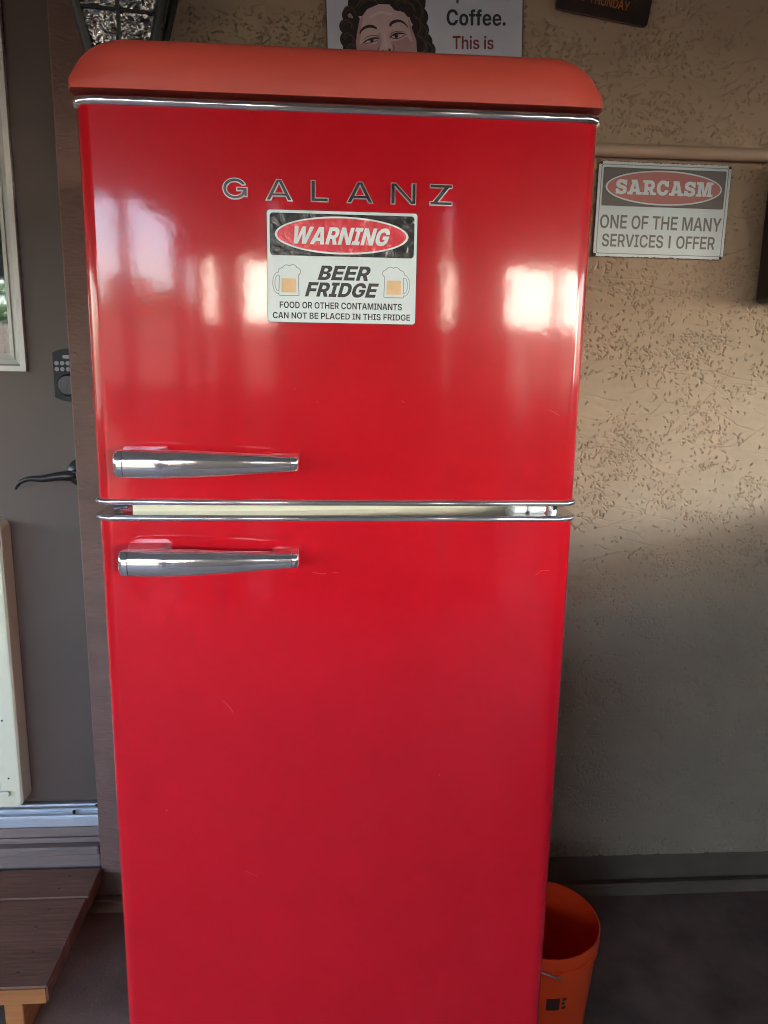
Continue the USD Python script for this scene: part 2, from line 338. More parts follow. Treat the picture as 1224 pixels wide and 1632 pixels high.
# ------------------------------------------------------------------ ground and house
solo('ground', bx(-40, -60, -.25, 40, 40, -.06), 'gravel', kind='structure')
solo('patio_floor', bx(-3.4, -4.6, -.15, 3.4, .3, 0), 'concrete', kind='structure')
SX0, SX1, SZ0, SZ1 = .26, 1.16, .113, 2.21          # the part of the stucco built as real trowel relief
def stucco_relief(step=.0013):
    g = np.random.default_rng(11)
    nx, nz = int((SX1 - SX0) / step) + 1, int((SZ1 - SZ0) / step) + 1
    pit = np.zeros((nz, nx)); scr = np.zeros((nz, nx))
    def density(x, z_):
        p = np.stack([x * 4.5, z_ * 15., x * 0], -1); q2 = np.stack([x * 16., z_ * 26., x * 0 + 7], -1)
        return np.clip((meshkit.fbm(p, 3, 3) - .30) * 3.2, .15, 1) * np.clip((meshkit.fbm(q2, 2, 9) - .25) * 2.6, .22, 1)
    def stamp(img, px, pz, val):
        i = np.clip(np.round((pz - SZ0) / step).astype(int), 0, nz - 1); j = np.clip(np.round((px - SX0) / step).astype(int), 0, nx - 1)
        np.maximum.at(img, (i, j), val)
    def strokes(n, lmin, lmax, wob, dmin, dmax, img, gate, angs):
        x = g.uniform(SX0, SX1, n); z_ = g.uniform(SZ0, SZ1, n)
        if gate: k = g.random(n) < density(x, z_); x, z_ = x[k], z_[k]
        m = len(x); L = lmin * (lmax / lmin) ** g.random(m); a = angs(m); cur = g.normal(0, wob, m)
        K = int(lmax / step * 1.4) + 2; t = np.linspace(-.5, .5, K)
        jit = np.cumsum(g.normal(0, wob * .30, (m, K)), 1)
        th_ = a[:, None] + cur[:, None] * t[None] + jit
        dx = np.cumsum(np.cos(th_), 1) / K * L[:, None]; dz = np.cumsum(np.sin(th_), 1) / K * L[:, None]
        prof_ = np.clip(1.25 - np.abs(t) * 2.2, .15, 1)
        stamp(img, (x[:, None] + dx).ravel(), (z_[:, None] + dz).ravel(), (g.uniform(dmin, dmax, m)[:, None] * prof_[None]).ravel())
    mixed = lambda m: np.where(g.random(m) < .48, g.normal(-.85, .40, m), np.where(g.random(m) < .72, g.normal(0, .30, m), g.normal(-1.55, .25, m)))
    strokes(26000, .004, .016, 1.1, .35, 1., pit, True, mixed)
    strokes(330, .02, .085, 1.3, .6, 1., pit, True, mixed)
    strokes(360, .05, .28, .10, .2, .8, scr, False, lambda m: g.normal(-.04, .05, m))
    pit = gaussian_filter(pit, .62) * 1.9; scr = gaussian_filter(scr, .6) * 1.6
    X, Z = np.meshgrid(np.linspace(SX0, SX1, nx), np.linspace(SZ0, SZ1, nz))
    und = gaussian_filter(g.normal(0, 1, (nz, nx)), (6.5, 21)); und /= und.std()
    lump = gaussian_filter(g.normal(0, 1, (nz, nx)), (2.9, 4.2)); lump /= lump.std()
    h = np.minimum(pit, 1.15) * .0040 + scr * .0022 - und * .00045 - lump * .00016
    v = np.stack([X, h, Z], -1).reshape(-1, 3)
    i = np.arange(nz - 1)[:, None] * nx + np.arange(nx - 1)[None]; i = i.ravel()
    f = np.vstack([np.c_[i, i + 1, i + nx + 1], np.c_[i, i + nx + 1, i + nx]])
    return trimesh.Trimesh(v, f, process=False)
wall = Thing('house_wall', 'tan stucco house wall behind the fridge, with trowel marks', 'wall', (0, 0, 0), kind='structure')
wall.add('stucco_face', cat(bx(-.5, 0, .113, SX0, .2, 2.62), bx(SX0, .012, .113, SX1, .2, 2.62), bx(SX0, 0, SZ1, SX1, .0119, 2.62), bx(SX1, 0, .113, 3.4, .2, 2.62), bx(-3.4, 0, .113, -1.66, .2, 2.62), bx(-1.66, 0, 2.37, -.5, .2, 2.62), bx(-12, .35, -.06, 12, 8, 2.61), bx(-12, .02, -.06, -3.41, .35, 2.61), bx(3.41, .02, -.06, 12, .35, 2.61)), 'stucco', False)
wall.add('stucco_relief', stucco_relief(), 'stucco_plain', True)
wall.add('stem_wall', bx(-3.39, .012, -.05, 3.39, .19, .1125), 'stucco_stem', False)
wall.add('ledge', cb(-3.39, -.012, -.02, 3.39, .0115, .034, .004), 'stucco_stem', False)
roof = Thing('patio_roof', 'flat patio roof with a dark beam along its open side', 'roof', (0, -2, 2.6), kind='structure')
roof.add('ceiling', bx(-3.6, -4.5, 2.62, 3.6, .6, 2.68), 'ceiling', False)
roof.add('roof_deck', cat(bx(-3.7, -4.7, 2.684, 3.7, -.4, 2.80), bx(-12.4, -.399, 2.684, 12.4, 8.4, 2.80)), 'roof', False)
roof.add('beam', cb(-3.4, -4.40, 2.25, 3.4, -4.26, 2.618, .006), 'beam', False)
roof.add('beam', cb(-3.4, -4.258, 2.38, -3.26, .0, 2.618, .006), 'beam', False)
roof.add('beam', cb(3.26, -4.258, 2.38, 3.4, .0, 2.618, .006), 'beam', False)
PY = -4.33
for px, w, lab in ((-3.33, .13, 'square brown corner post at the far left of the patio'), (-1.145, .060, 'slim brown post left of the wide gap'), (-.845, .07, 'brown post beside the slim left post'), (-.737, .065, 'second brown post left of the stucco pier'), (-.575, .15, 'broad brown post nearest the stucco pier on its left'), (1.285, .035, 'slimmest brown post right of the stucco piers'), (3.33, .13, 'square brown corner post at the far right of the patio')):
    post = Thing('patio_post', lab, 'post', (px, PY, 0), 'posts along the open side of the patio')
    post.add('shaft', cb(px - w / 2, PY - w / 2, .02, px + w / 2, PY + w / 2, 2.249, .005), 'beam', False)
    if px == -.845:
        g_ = extr(Polygon([(-.88, 2.249), (-.88, 2.09), (-.91, 2.135), (-1.11, 2.249)]), .03); post.add('corner_brace', on_wall(g_, PY + .015), 'beam', False)
    post.add('base_plate', bx(px - w / 2 - .02, PY - w / 2 - .02, 0, px + w / 2 + .02, PY + w / 2 + .02, .02), 'beam', False)
for x0, x1, lab in ((-.33, .63, 'added wide stucco pier darkening the middle of the open side'), (.70, .99, 'narrow stucco pier right of the middle')):  # wide pier added in place of the viewer, to darken the middle reflection
    pier = Thing('stucco_pier', lab, 'pier', ((x0 + x1) / 2, PY, 0), 'stucco piers along the open side')
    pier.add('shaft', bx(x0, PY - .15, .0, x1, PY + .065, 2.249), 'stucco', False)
    pier.add('base', bx(x0 - .02, PY - .17, -.02, x1 + .02, PY + .085, .12), 'stucco_stem', False)
for x0, x1, y0, y1, hh, lab in ((3.27, 3.39, -4.26, -.02, 1.25, 'added stucco half wall on the right side, hiding the sunlit yard'), (-3.39, -3.27, -4.26, -.02, 1.05, 'added stucco half wall on the left side, hiding the sunlit yard')):
    hw_ = Thing('added_half_wall', lab, 'wall', ((x0 + x1) / 2, (y0 + y1) / 2, 0))  # added to cut off light from the sunlit ground and fence
    hw_.add('body', bx(x0, y0, .0, x1, y1, hh), 'stucco_stem', False)
    hw_.add('coping', cb(x0 - .02, y0 - .005, hh + .001, x1 + .02, y1, hh + .05, .006), 'concrete', False)
def shade(p, q_, z0, lab):
    p, q_ = np.array(p), np.array(q_); n = 40
    t = Thing('roller_shade', lab, 'shade', (*(p + q_) / 2, z0), 'rolled shades under the roof beam')
    ang = math.atan2(*(q_ - p)[::-1]); L = np.linalg.norm(q_ - p)
    ms = []
    b = bx(-L / 2, -.006, z0, L / 2, .006, 2.375); b.apply_transform(trimesh.transformations.rotation_matrix(ang, (0, 0, 1))); b.apply_translation((*(p + q_) / 2, 0))
    t.add('cloth', b, 'shade', False)
    t.add('hem_bar', cyl((*p, z0), (*q_, z0), .018, 10), 'beam')
shade((-.81, PY + .1), (-.335, PY + .1), 1.93, 'brown cloth shade left of the stucco pier')
shade((.635, PY + .1), (3.25, PY + .1), 1.92, 'long brown cloth shade right of the stucco pier')
shade((-3.25, PY + .1), (-1.9, PY + .1), 1.95, 'added brown cloth shade at the far left of the open side, blocking light')  # this and both side shades are added to dim the upper wall
shade((-3.33, -.1), (-3.33, -4.2), 1.80, 'added brown cloth shade along the left side of the patio, blocking light')
shade((3.33, -4.2), (3.33, -.1), 1.85, 'added brown cloth shade along the right side of the patio, blocking light')

# ------------------------------------------------------------------ door and its frame
df = Thing('door_frame', 'brown rough-sawn door casing with grey sill boards and aluminium threshold', 'door frame', (-1.05, 0, .11))
df.add('casing', cb(-.589, -.019, .118, -.5, .069, 2.345, .003), 'casing')
df.add('casing', cb(-1.66, -.019, .118, -1.571, .069, 2.345, .003), 'casing')
df.add('casing', cb(-1.66, -.021, 2.347, -.5, .069, 2.44, .003), 'casing')
df.add('jamb', bx(-.5885, .07, .25, -.55, .19, 2.34), 'casing')
th = df.add('threshold', cat(cb(-1.57, .035, .235, -.59, .1, .268, .002), cb(-1.57, .006, .235, -.59, .034, .261, .002)), 'alu', False)
df.add('ridge', cat(cyl((-1.57, .053, .2685), (-.59, .053, .2685), .003, 10), cyl((-1.57, .012, .2615), (-.59, .012, .2615), .0035, 10)), 'alu', 35, th)
for sx, yy in ((-.66, .022), (-.612, .047), (-.95, .022)):
    df.add('screw', cyl((sx, yy, .262), (sx, yy, .2695), .004, 10), 'screw', 35, th)
df.add('sill_board', cb(-1.569, .004, .209, -.591, .10, .2345, .002), 'sill')
df.add('sill_board', cb(-1.569, -.001, .195, -.591, .10, .2085, .002), 'sill')
df.add('sill_nose', cb(-1.569, -.022, .172, -.591, .10, .1945, .004), 'sill')
df.add('sill_board', cb(-1.569, -.012, .11, -.591, .10, .1715, .002), 'sill')

door = Thing('entry_door', 'brown painted entry door with a window, keypad lock and lever', 'door', (-1.05, .09, .27))
WX0, WX1, WZ0, WZ1 = -1.405, -.711, 1.364, 2.16          # window's outer frame
PX0, PX1, PZ0, PZ1 = -1.33, -.7795, .283, 1.017          # pet door
slab = sbox(-1.57, .27, -.5905, 2.338).difference(sbox(WX0 + .03, WZ0 + .03, WX1 - .03, WZ1 - .03)).difference(sbox(PX0 + .05, PZ0 + .05, PX1 - .05, PZ1 - .05))
door.add('door_slab', on_wall(extr(slab, .042), .112), 'door', False)
def ring(x0, z0, x1, z1, w): return sbox(x0, z0, x1, z1).difference(sbox(x0 + w, z0 + w, x1 - w, z1 - w))
wf = door.add('window', on_wall(extr(ring(WX0, WZ0, WX1, WZ1, .0125), .012), .0695), 'lite', False)
door.add('frame', on_wall(extr(ring(WX0 + .0128, WZ0 + .0128, WX1 - .0128, WZ1 - .0128, .002), .004), .0695), 'screw', False, wf)
def bevel_ring(x0, z0, x1, z1, w, ya, yb):
    o = [(x0, z0), (x1, z0), (x1, z1), (x0, z1)]; i = [(x0 + w, z0 + w), (x1 - w, z0 + w), (x1 - w, z1 - w), (x0 + w, z1 - w)]
    v = [(a, ya, b) for a, b in o] + [(a, yb, b) for a, b in i] + [(a, ya + .03, b) for a, b in o] + [(a, yb + .03, b) for a, b in i]; f = []
    for k in range(4):
        n = (k + 1) % 4
        f += [(k, n, 4 + n), (k, 4 + n, 4 + k), (8 + k, 12 + n, 8 + n), (8 + k, 12 + k, 12 + n), (k, 8 + n, n), (k, 8 + k, 8 + n), (4 + k, 4 + n, 12 + n), (4 + k, 12 + n, 12 + k)]
    m = trimesh.Trimesh(v, f, process=False); m.fix_normals(); return m
door.add('bead', bevel_ring(WX0 + .015, WZ0 + .015, WX1 - .015, WZ1 - .015, .012, .064, .070), 'lite_in', False, wf)
door.add('bead', bevel_ring(WX0 + .0272, WZ0 + .0272, WX1 - .0272, WZ1 - .0272, .012, .066, .076), 'lite_in', False, wf)
door.add('pane', bx(WX0 + .031, .083, WZ0 + .031, WX1 - .031, .087, WZ1 - .031), 'glass', False, wf)
door.add('blind', bx(WX0 + .034, .100, WZ0 + .034, WX1 - .034, .104, WZ1 - .034), 'blind', False, wf)
# pet door
def rr_loft(x0, z0, x1, z1, steps, r):
    rings = []
    for yv, ins in steps:
        p = rrect(x0 + ins, z0 + ins, x1 - ins, z1 - ins, max(r - ins * .6, .004)); c = np.array(p.exterior.coords)[:-1]
        rings.append(np.c_[c[:, 0], np.full(len(c), yv), c[:, 1]])
    return rings
rg = rr_loft(PX0, PZ0, PX1, PZ1, [(.0695, 0), (.022, .002), (.016, .006), (.014, .012), (.014, .05), (.020, .054), (.066, .054)], .02)
pf = door.add('pet_door', loft(rg, False), 'cream', 30)
door.add('flap', bx(PX0 + .056, .052, PZ0 + .056, PX1 - .056, .058, PZ1 - .056), 'flap', False, pf)
door.add('bottom_track', cb(PX0 + .05, .004, PZ0 + .040, PX1 - .028, .0135, PZ0 + .052, .002), 'cream', 30, pf)
for sx, sz in ((PX1 - .034, PZ0 + .24), (PX1 - .030, PZ0 + .085), (PX1 - .036, PZ0 + .40)):
    door.add('screw', cyl((sx, .012, sz), (sx, .0138, sz), .0022, 8), 'screw', 35, pf)
# keypad deadbolt
LX, LZ = -.612, 1.357
lp = affinity.scale(Point(0, 0).buffer(1, quad_segs=16), .062, .060).intersection(sbox(-.0345, -.06, .0345, .06))
lk = door.add('keypad_lock', on_wall(extr(lp, .022), .0695, 0, (LX, LZ)), 'lockgrey', 30)
for iz, zz in enumerate((.027, .0135)):
    for ix in range(5):
        door.add('key', on_wall(extr(Point(0, 0).buffer(.0048, quad_segs=6), .002), .0475, 0, (LX - .026 + ix * .0125, LZ + zz)), 'key', 30, lk)
door.add('badge', on_wall(extr(rrect(-.012, -.004, .012, .004, .0038), .002), .0475, 0, (LX, LZ + .0415)), 'key', 30, lk)
door.add('cylinder', loft([np.c_[LX + r * np.cos(t), np.full(24, yv), LZ - .022 + r * np.sin(t)] for t in [np.linspace(0, 2 * np.pi, 24, endpoint=False)] for r, yv in ((.026, .0478), (.025, .036), (.021, .031), (.020, .031))]), 'bronze', 35, lk)
door.add('keyway', bx(LX - .0015, .0302, LZ - .028, LX + .0015, .031, LZ - .018), 'screw', False, lk)
# lever
HX, HZ = -.603, 1.129
lv = door.add('lever_handle', tube(smooth_path([(HX, .022, HZ), (-.622, .018, HZ - .001), (-.645, .016, 1.1265), (-.675, .016, 1.1215), (-.70, .017, 1.1215), (-.72, .019, 1.117), (-.733, .021, 1.108), (-.741, .023, 1.096)], 40), np.interp(np.linspace(0, 1, 40), [0, .1, .3, .6, .85, 1], [.012, .0125, .010, .006, .0048, .003]), 12), 'bronze', True)
tt = np.linspace(0, 2 * np.pi, 28, endpoint=False)
door.add('rose', loft([np.c_[HX + r * np.cos(tt), np.full(28, yv), HZ + r * np.sin(tt)] for r, yv in ((.034, .0695), (.034, .064), (.030, .058), (.016, .052), (.0135, .045), (.0135, .016), (.010, .012))]), 'bronze', 35, lv)

# wooden step
st = Thing('wooden_step', 'low brown wooden step of three planks with a raw pine front edge', 'step', (-1.0, -.2, 0))
for k, (y0, y1) in enumerate(((-.1325, -.024), (-.2665, -.1345), (-.400, -.2685))):
    dz = (.0, -.0012, .0008)[k]
    bd = st.add('plank', cb(-1.55, y0, .102 + dz, -.587 + (.002, -.001, 0)[k], y1, .14 + dz, .003), 'deck')
    for fx in (-.66, -1.1, -1.48):
        for q, fy in enumerate((.3, .72)):
            yy = y0 + (y1 - y0) * fy; xx = fx + (.006 if q else -.004) + (0, -.008, .004)[k]
            st.add('screw', cyl((xx, yy, .136 + dz), (xx, yy, .1404 + dz), .0038, 10), 'screw', 35, bd)
st.add('front_edge', bx(-1.549, -.4035, .1045, -.59, -.4003, .138), 'rawwood', False)
for lx in (-.645, -1.05, -1.51):
    st.add('leg', cb(lx - .038, -.385, 0, lx, -.03, .1015, .002), 'rawwood')

# pipe along the wall
pp = Thing('wall_pipe', 'tan painted pipe running level along the stucco above the white sign', 'pipe', (.9, -.02, 1.862))
pp.add('pipe', cyl((-.25, -.019, 1.8605), (3.3, -.019, 1.8665), .0138, 24), 'pipe')
for sx in (.15, 1.35, 2.5):
    pp.add('strap', cat(cyl((sx - .012, -.019, 1.861 + sx * .0017), (sx + .012, -.019, 1.861 + sx * .0017), .0155, 24), bx(sx - .012, -.003, 1.84, sx + .012, 0, 1.90)), 'pipe')

# ------------------------------------------------------------------ fridge
D = -.8214
fr = Thing('retro_fridge', 'tall retro refrigerator in red enamel with chrome handles and trim', 'refrigerator', (0, -.45, 0))
HXD = .3066
def door_plan(grow=0.):
    pts = [(-HXD, D + .068), (-HXD, D + .02)]
    for a in np.linspace(0, np.pi / 2, 9)[1:]:
        pts.append((-HXD + .020 * (1 - math.cos(a)), D + .02 - .02 * math.sin(a)))
    for a in np.linspace(np.pi / 2, 0, 9):
        pts.append((HXD - .020 * (1 - math.cos(a)), D + .02 - .02 * math.sin(a)))
    pts += [(HXD, D + .068)]
    p = Polygon(pts)
    return p.buffer(grow, join_style=1, quad_segs=4) if grow else p
def plan_extr(z0, z1, grow=0., ch=.0015):
    return trimesh.convex.convex_hull(np.vstack([np.c_[np.array(door_plan(grow - g).exterior.coords)[:-1], np.full(len(door_plan(grow - g).exterior.coords) - 1, zz)] for g, zz in ((ch, z0), (0, z0 + ch), (0, z1 - ch), (ch, z1))]))
fr.add('cabinet', cat(cb(-.292, D + .072, .05, .292, -.06, 1.697, .008)), 'body')
fr.add('freezer_door', plan_extr(1.2265, 1.6885), 'red', 40)
fr.add('fridge_door', plan_extr(.075, 1.2045), 'red', 40)
fr.add('toe_kick', bx(-.28, D + .10, .01, .28, D + .13, .0745), 'darkgap', False)
def trim(z, h=.0042, out=.0042):
    P = []
    for a in np.linspace(-np.pi / 2, np.pi / 2, 9):
        c = np.array(door_plan(.0006 + out * math.cos(a)).exterior.coords)[:-1]
        P.append(np.c_[c, np.full(len(c), z + h * math.sin(a))])
    m = trimesh.convex.convex_hull(np.vstack(P))
    return trimesh.intersections.slice_mesh_plane(m, (0, -1, 0), (0, D + .05, 0), cap=True, engine='earcut') if False else m
for zz, hh in ((1.6895, .0052), (1.2258, .0040), (1.2052, .0040)):
    fr.add('chrome_trim', trim(zz, hh), 'chrome_worn', 50)
fr.add('gasket', hull(np.array([(a_, b_, c_) for a_, b0 in ((-.267, D + .022), (-.12, D + .026), (.238, D + .060)) for b_ in (b0, D + .0715) for c_ in (1.2085, 1.2225)])), 'gasket')
fr.add('gasket', cb(-.28, D + .055, 1.690, .28, D + .0715, 1.6985, .001), 'darkgap')
hg = fr.add('hinge', cat(cb(.226, D + .012, 1.2095, .246, D + .06, 1.2205, .003), cb(.2475, D + .014, 1.2095, .272, D + .06, 1.2205, .003)), 'hinge')
fr.add('hinge_pin', cyl((.283, D + .025, 1.209), (.283, D + .025, 1.222), .006, 12), 'chrome', 35, hg)
fr.add('hinge_pin', cat(cyl((-.29, D + .022, 1.2135), (-.272, D + .022, 1.2155), .0025, 8)), 'chrome')
fr.add('corner_bracket', hull(np.array([(-.285, D + .030, 1.2095), (-.270, D + .030, 1.2095), (-.270, D + .030, 1.222), (-.285, D + .06, 1.2095), (-.270, D + .06, 1.2095), (-.270, D + .06, 1.222)])), 'body')
# cap: rounded ends and a rolled front edge
CZ, CH, CX = 1.7005, .060, .3105
def cap_end(x, y, rx, ry, rz): return ell((x, y, CZ + .013), (rx * .9, ry, rz - .013), 28)
capm = hull(cap_end(-CX + .067, D + .024, .074, .032, CH), cap_end(CX - .067, D + .024, .074, .032, CH), cap_end(-CX + .067, -.12, .074, .06, CH), cap_end(CX - .067, -.12, .074, .06, CH),
            np.array([(sx * (CX - dx), yy, zz) for sx in (-1, 1) for dx, yy in ((0, D + .008), (.006, D - .005), (0, -.08)) for zz in (CZ - .02, CZ + .012)]))
capm = trimesh.intersections.slice_mesh_plane(capm, (0, 0, 1), (0, 0, CZ), cap=True, engine='earcut')
capm.apply_translation((-.0015, 0, 0))
cp_ = fr.add('top_cap', capm, 'cap', 40)
# handles
def handle(zc):
    n = 34; th = np.linspace(0, 2 * np.pi, 40, endpoint=False)
    def section(x, h, yc, ay):
        c, s = np.cos(th), np.sin(th); e = .78
        return np.c_[np.full(40, x), yc + ay * np.sign(c) * np.abs(c) ** e, zc + h * np.sign(s) * np.abs(s) ** .85]
    X0, X1 = -.2705, -.0525
    def prof(t):
        h = np.interp(t, [0, .12, .4, .7, 1], [.0160, .0172, .0165, .0130, .0095])
        yf = np.interp(t, [0, .25, .6, 1], [.050, .053, .047, .034]); ay = np.interp(t, [0, .5, 1], [.014, .013, .010])
        return h, D - yf + ay, ay
    bar = []
    for t in np.linspace(.055, .955, n):
        h, yc, ay = prof(t); bar.append(section(X0 + t * (X1 - X0), h, yc, ay))
    hb = fr.add('handle', loft(bar), 'chrome_worn', 60)
    def endcap(ts, shrink):
        out = []
        for t, s in zip(ts, shrink):
            h, yc, ay = prof(t); out.append(section(X0 + t * (X1 - X0), h * s, yc + ay * (1 - s) * .5, ay * s))
        return loft(out)
    fr.add('end_cap', endcap([0, .004, .012, .025, .0515], [.80, .90, .97, 1.012, 1.012]), 'chrome_worn', 60, hb)
    fr.add('end_cap', endcap([.9585, .975, .988, .996, 1.0], [1.02, 1.02, .98, .88, .72]), 'chrome_worn', 60, hb)
    yb = D - .028
    fr.add('foot', hull(np.array([(x, yv, zc + s * z_) for s in (-1, 1) for x, yv, z_ in ((-.268, D - .0005, .0165), (-.215, D - .0005, .0165), (-.262, yb - .004, .0150), (-.228, yb - .004, .0150))])), 'chrome_worn', 30, hb)
    fr.add('foot', hull(np.array([(x, yv, zc + s * z_) for s in (-1, 1) for x, yv, z_ in ((-.088, D - .0005, .0090), (-.054, D - .0005, .0090), (-.078, D - .019, .0085), (-.056, D - .019, .0085))])), 'chrome_worn', 30, hb)
handle(1.2790); handle(1.1565)
# the six chrome letters
def letter_shapes():
    w = .0049
    def st_(pts, ww=w): return LineString(pts).buffer(ww / 2, cap_style=2, join_style=2, mitre_limit=3)
    H = .0238
    G = affinity.scale(Point(0, 0).buffer(1, quad_segs=16), .0142, H / 2).difference(affinity.scale(Point(0, 0).buffer(1, quad_segs=16), .0142 - w, H / 2 - .0046))
    G = affinity.translate(G, .0145, H / 2)
    G = G.difference(Polygon([(.0155, H * .5), (.04, H * .43), (.04, H * .82), (.0155, H * .58)])).union(sbox(.0165, H * .40, .0292, H * .40 + .0042)).union(sbox(.0248, H * .14, .0292, H * .43)).intersection(sbox(0, 0, .0293, H))
    A = Polygon([(0, 0), (.0128, H), (.0188, H), (.0318, 0), (.0258, 0), (.0158, H * .80), (.0060, 0)]).union(sbox(.0065, H * .20, .0250, H * .20 + .0040))
    L = sbox(0, 0, .0056, H).union(sbox(0, 0, .0208, .0046))
    N = sbox(0, 0, .0052, H).union(sbox(.0248, 0, .0300, H)).union(Polygon([(0, H), (.0062, H), (.0300, 0), (.0238, 0)]))
    Z = sbox(0, H - .0045, .0268, H).union(sbox(0, 0, .0272, .0045)).union(Polygon([(0, 0), (.0075, 0), (.0268, H), (.0193, H)]))
    return (G, A, L, A, N, Z)
def bevel_letter(p):
    ms = [extr(p, .0018)]
    q = p.buffer(-.0006, join_style=2)
    t = extr(q, .0012); t.apply_translation((0, 0, .0017)); ms.append(t)
    return trimesh.util.concatenate(ms)
for p, x0 in zip(letter_shapes(), (-.1405, -.0905, -.0375, .0045, .0570, .1035)):
    q = extr(p.buffer(.0002), .0016); fp = fr.add('letter', on_wall(q, D - .0002, 0, (x0, 1.5872)), 'letter_edge', False)
    fr.add('letter_face', on_wall(extr(p.buffer(-.0009, join_style=2), .0012), D - .0018, 0, (x0, 1.5872)), 'letter_reflection', False, fp)

# small scratches and specks in the enamel of the doors
MT['scratch'] = simple('pale_scratch', (.42, .03, .04), .4)
def scratch(pts, w=.0006):
    fr.add('scratch', on_wall(extr(LineString(pts).buffer(w / 2), .00015), D - .00001), 'scratch', False)
for pts, w in (([(-.036, 1.1335), (-.024, 1.1312), (-.019, 1.1320)], .0007), ([(-.010, 1.1330), (-.004, 1.1332)], .0007), ([(-.155, .956), (-.147, .947), (-.1435, .940)], .0009), ([(-.2365, .797), (-.2352, .7973)], .0016),
               ([(.262, 1.3465), (.270, 1.3440), (.277, 1.3395)], .0006), ([(.258, 1.1290), (.266, 1.1350), (.276, 1.1352)], .0006), ([(.138, .841), (.1385, .842)], .0012), ([(.034, 1.4835), (.0345, 1.484)], .0012), ([(-.058, 1.3685), (-.0575, 1.369)], .001), ([(.075, 1.3555), (.079, 1.3535)], .0007), ([(-.03, 1.353), (-.0297, 1.3535)], .001), ([(-.13, .70), (-.115, .692)], .0006)):
    scratch(pts, w)
# ------------------------------------------------------------------ the magnet on the freezer door
mg = Thing('fridge_magnet', 'white warning magnet with beer mugs stuck on the freezer door', 'magnet', (0, D, 1.513))
mw, mh = .1800, .1300
at0 = (-.090, 1.4480)
def put(T, name, poly, m, y, depth=.0002, rot=0., at=at0, parent=None, label=None): return T.add(name, on_wall(extr(poly, depth), y, rot, at), m, False, parent, label)
put(mg, 'magnet_sheet', rrect(0, 0, mw, mh, .004), 'black_print', D - .0003, .0008)
base = put(mg, 'printed_face', rrect(.0007, .0007, mw - .0007, mh - .0007, .0035), 'white_print', D - .0011, .0002)
def U(u): return u * mw
def V(v): return (1 - v) * mh
pn = put(mg, 'black_panel', rrect(U(.022), V(.400), U(.978), V(.030), .004), 'gloss_black', D - .0013)
ov = put(mg, 'oval_border', oval(U(.497), V(.215), U(.442), .165 * mh), 'white_print', D - .0015)
put(mg, 'red_oval', oval(U(.497), V(.215), U(.427), .150 * mh), 'gloss_red', D - .0017, .0002, parent=ov)
put(mg, 'lettering', fit_text('WARNING', U(.178), U(.815), V(.295), .150 * mh, 860, .34), 'white_print', D - .0019)
put(mg, 'lettering', fit_text('BEER', U(.335), U(.690), V(.610), .128 * mh, 860, .3), 'black_print', D - .0013)
put(mg, 'lettering', fit_text('FRIDGE', U(.250), U(.748), V(.760), .128 * mh, 860, .3), 'black_print', D - .0013)
put(mg, 'lettering', fit_text('FOOD OR OTHER CONTAMINANTS', U(.082), U(.905), V(.868), .058 * mh, 700), 'black_print', D - .0013)
put(mg, 'lettering', fit_text('CAN NOT BE PLACED IN THIS FRIDGE', U(.035), U(.962), V(.962), .056 * mh, 700), 'black_print', D - .0013)
for cx_, s in ((.137, 1), (.855, -1)):
    cx_ = U(cx_)
    def mp(poly): return affinity.translate(affinity.scale(poly, s, 1, origin=(0, 0)), cx_, 0)
    body = Polygon([(-.0095, V(.745)), (.0120, V(.745)), (.0112, V(.56)), (-.0085, V(.56))]).buffer(.0012)
    foam = unary_union([Point(a, V(b)).buffer(r) for a, b, r in ((-.007, .545, .0042), (-.001, .525, .0052), (.006, .520, .005), (.0110, .54, .0042), (.004, .55, .005), (-.0085, .57, .002))])
    hnd = oval(-.0115, V(.645), .0062, .012).difference(oval(-.0115, V(.645), .0040, .0092)).difference(body)
    g = put(mg, 'beer_mug', mp(body.union(foam).union(hnd).buffer(.0005)), 'grey_text', D - .0013, .0001)
    put(mg, 'mug_glass', mp(body.buffer(-.0002).union(hnd.buffer(-.0001))), 'white_print', D - .0014, .0001, parent=g)
    put(mg, 'foam', mp(foam.buffer(-.0002)), 'white_print', D - .0015, .0001, parent=g)
    put(mg, 'beer', mp(Polygon([(-.0073, V(.725)), (.0098, V(.725)), (.0092, V(.605)), (-.0066, V(.605))]).difference(foam).buffer(.0004)), 'beer', D - .0016, .0001, parent=g)

# ------------------------------------------------------------------ tin signs on the wall
ss = Thing('tin_sign', 'white tin sign reading SARCASM below the pipe, right of the fridge', 'sign', (.728, 0, 1.741), 'tin signs on the stucco wall')
SR = -.004; SA = (.728, 1.741)
def sp_(name, poly, m, y, depth=.0004, parent=None): return ss.add(name, on_wall(extr(poly, depth), y, SR, SA), m, False, parent)
edge = rrect(-.1525, -.1015, .1525, .1015, .010)
ex = np.array(edge.segmentize(.004).exterior.coords)[:-1]
jag = np.random.default_rng(2).normal(0, .0007, len(ex))
jag = np.where(np.abs(ex[:, 1]) > .095, jag - .0006, jag * .3)
ctr = ex / np.linalg.norm(ex, axis=1)[:, None]
sp_('tin_plate', edge, 'rust', -.004, .004)
sp_('enamel_face', Polygon(ex + ctr * (jag - .0012)[:, None]).buffer(0), 'sign_white', -.008, .0006)
sp_('border_line', rrect(-.1455, -.0945, .1455, .0945, .006).difference(rrect(-.1443, -.0933, .1443, .0933, .005)), 'grey_print', -.0086, .0003)
sp_('black_panel', rrect(-.1405, .0075, .1405, .0880, .003), 'grey_print', -.0086, .0003)
o2 = sp_('oval_border', oval(.000, .0480, .1335, .0365), 'sign_white', -.0089, .0003)
sp_('red_oval', oval(.000, .0480, .1300, .0335), 'faded_red', -.0092, .0003, o2)
